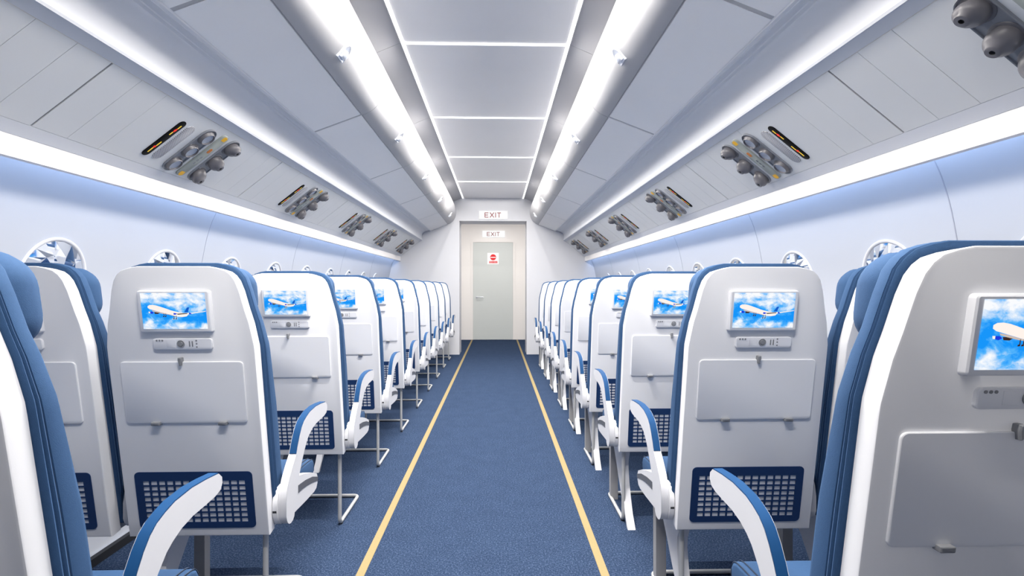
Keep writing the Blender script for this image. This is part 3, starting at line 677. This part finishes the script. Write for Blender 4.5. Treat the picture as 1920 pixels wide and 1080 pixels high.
    for tt in (-0.0026, 0.0005):
        for i in range(len(xs)-1):
            for j in range(len(zs)-1):
                if i % 2 == 1 and j % 2 == 1 and i < len(xs)-2 and j < len(zs)-2: continue
                x0, x1, z0, z1 = xs[i], xs[i+1], zs[j], zs[j+1]
                q = [(x0, z0), (x1, z0), (x1, z1), (x0, z1)]
                ci, cj = i in (0, len(xs)-2), j in (0, len(zs)-2)
                if ci and cj:
                    sx = -1 if i == 0 else 1; sz = -1 if j == 0 else 1
                    cxx = x0 if sx < 0 else x1; czz = z0 if sz < 0 else z1; ix = x1 if sx < 0 else x0; iz = z1 if sz < 0 else z0
                    arc = [(cxx-sx*r+sx*r*math.sin(a), czz-sz*r+sz*r*math.cos(a)) for a in [math.pi/2*k/4 for k in range(5)]]
                    q = [(ix, iz), (ix, czz)]+arc+[(cxx, iz)]
                    if abs(czz-iz) < r: q = [(ix, iz), (ix, czz)]+arc+[(cxx, iz)]
                bm.faces.new([vert(a, b_, tt, cache) for a, b_ in q])
    be = [e for e in bm.edges if len(e.link_faces) == 1 and abs((e.verts[0].co.y+LEAN*(e.verts[0].co.z-0.34))+0.0026) < 1e-4]
    for e in be:
        a, b_ = e.verts
        ka = next((v for k, v in cache.items() if v is a), None)
        A2 = [k for k, v in cache.items() if v is a][0]; B2 = [k for k, v in cache.items() if v is b_][0]
        bm.faces.new((a, b_, cache[(B2[0], B2[1], 0.0005)], cache[(A2[0], A2[1], 0.0005)]))
    mesh_obj('literature_pocket', bm, M['navy'], t, smooth=0)
    # armrests, one on each side
    top = [(0.431, 0.640), (0.416, 0.6525), (0.3625, 0.6575), (0.305, 0.660), (0.245, 0.655), (0.215, 0.647), (0.1875, 0.6365), (0.167, 0.622), (0.148, 0.600), (0.130, 0.572), (0.117, 0.547)]
    rest = [(0.083, 0.515), (0.055, 0.485), (0.038, 0.455), (0.032, 0.425), (0.032, 0.378), (0.039, 0.360), (0.052, 0.348), (0.068, 0.344), (0.084, 0.346), (0.095, 0.354), (0.104, 0.380), (0.118, 0.425), (0.141, 0.474), (0.165, 0.510), (0.187, 0.538), (0.2146, 0.566), (0.2376, 0.580), (0.268, 0.592), (0.309, 0.600), (0.3625, 0.603), (0.400, 0.606), (0.424, 0.612), (0.433, 0.625)]
    armP = [(y, z) for y, z in top+rest]
    def arm(sd):
        xa, xb = sorted((sd*0.2235, sd*0.2485)); bm = bmesh.new()
        core = [(y, z-0.0015) if i < len(top) else (y, z) for i, (y, z) in enumerate(armP)]
        loft(bm, [[(xa, y, z) for y, z in offset(core, 0.0015)], [(xa+0.0015, y, z) for y, z in core], [(xb-0.0015, y, z) for y, z in core], [(xb, y, z) for y, z in offset(core, 0.0015)]])
        a = mesh_obj('armrest', bm, M['white'], t, smooth=30); a['side'] = sd
        # upholstered pad along the top
        bm = bmesh.new(); tp = top[1:]
        lo = [(xa+0.0022, y, z-0.003) for y, z in tp]; hi = [(xa+0.0022, y-0.0006, z+0.0018) for y, z in tp]
        V = []
        for (y, z) in tp:
            i = tp.index((y, z)); d = Vector(tp[min(i+1, len(tp)-1)])-Vector(tp[max(i-1, 0)]); d.normalize(); n_ = Vector((d.y, -d.x)); n_ = -n_ if n_.y < 0 and abs(n_.y) > 0.2 else n_
            if n_.y < 0: n_ = -n_
            V.append([(xa+0.0015, y-n_.x*0.004, z-n_.y*0.004), (xa+0.0015, y+n_.x*0.0018, z+n_.y*0.0018), (xb-0.0015, y+n_.x*0.0018, z+n_.y*0.0018), (xb-0.0015, y-n_.x*0.004, z-n_.y*0.004)])
        loft(bm, V); mesh_obj('armrest_pad', bm, M['pad'], a, smooth=40)
        wing = [(0.098, 0.362), (0.215, 0.358), (0.290, 0.358), (0.314, 0.363), (0.326, 0.378), (0.327, 0.398), (0.318, 0.414), (0.262, 0.436), (0.194, 0.456), (0.136, 0.468), (0.12, 0.46)]
        bm = bmesh.new(); xm, xn = sorted((sd*0.2185, sd*0.2470)); prism_x(bm, wing, xm, xn); mesh_obj('armrest_base', bm, M['white'], a, smooth=30, bevel=0.003, bseg=2, bangle=50)
        st = [(0.135, 0.4125), (0.16, 0.413), (0.215, 0.408), (0.27, 0.399), (0.3275, 0.385), (0.3275, 0.399), (0.27, 0.419), (0.20, 0.432), (0.15, 0.437), (0.135, 0.4378)]
        bm = bmesh.new(); x0, x1 = sorted((sd*0.2440, sd*0.2483)); prism_x(bm, st, x0, x1); mesh_obj('armrest_stripe', bm, M['stripe'], a, smooth=0)
        bm = bmesh.new(); c = [(0.066+0.044*math.cos(2*math.pi*i/28), 0.405+0.062*math.sin(2*math.pi*i/28)) for i in range(28)]; x0, x1 = sorted((sd*0.2080, sd*0.2230))
        prism_x(bm, c, x0, x1); box(bm, *sorted((sd*0.209, sd*0.221)), 0.0225, 0.027, 0.392, 0.400, mi=1)
        mesh_obj('armrest_hinge', bm, [M['white'], M['dark']], a, smooth=30)
    arm(-1); arm(1)
    return t
proto = make_seat(); first = True
SX = {('left', 'aisle'): -0.9015, ('left', 'window'): -1.3725, ('right', 'aisle'): 0.7655, ('right', 'window'): 1.2365}
PITCH = 0.796; Y0 = 1.673
rowname = ['row nearest the camera', 'first fully seen row', 'second full row', 'third full row', 'fourth full row', 'fifth full row', 'sixth full row', 'seventh full row', 'eighth full row', 'last row']
for side in ('left', 'right'):
    last = 8 if side == 'left' else 7
    for k in range(-1, last+1):
        for pos in ('aisle', 'window'):
            rn = rowname[k+1] if k < last else rowname[9]
            lab = 'blue and white %s seat, %s side, %s' % (pos, side, rn)
            skip = () if pos == 'aisle' else ((1,) if side == 'left' else (-1,))
            loc = (SX[(side, pos)], Y0+PITCH*k, 0)
            if first and pos == 'aisle': o = proto; o.location = loc; o['label'] = lab; first = False
            else: o = dup(proto, loc, lab, skip=skip)
# tubular floor frames, one under each pair of seats
def make_frame():
    t = thing('seat_floor_frame', '', 'seat frame', (0, 0, 0), 'tubular frames under the seat pairs')
    a = 0.4165
    pts = [(-a, 0.040, 0.339), (-a, 0.040, 0.009), (-a, 0.372, 0.009), (a, 0.372, 0.009), (a, 0.040, 0.009), (a, 0.040, 0.339)]
    bm = bmesh.new(); tube(bm, fillet(pts, 0.028, 5), 0.0085, 12); mesh_obj('frame_tube', bm, M['tube'], t, smooth=60)
    bm = bmesh.new()
    for s in (-1, 1): box(bm, s*a-0.008, s*a+0.008, 0.050, 0.070, 0.0, 0.004)
    mesh_obj('foot_pad', bm, M['dark'], t, smooth=0)
    return t
fr = make_frame(); first = True
for side, cx in (('left', -1.137), ('right', 1.001)):
    last = 8 if side == 'left' else 7
    for k in range(-1, last+1):
        rn = rowname[k+1] if k < last else rowname[9]
        lab = 'grey tube frame under the %s seat pair of the %s' % (side, rn)
        if first: o = fr; o.location = (cx, Y0+PITCH*k, 0); o['label'] = lab; first = False
        else: dup(fr, (cx, Y0+PITCH*k, 0), lab)
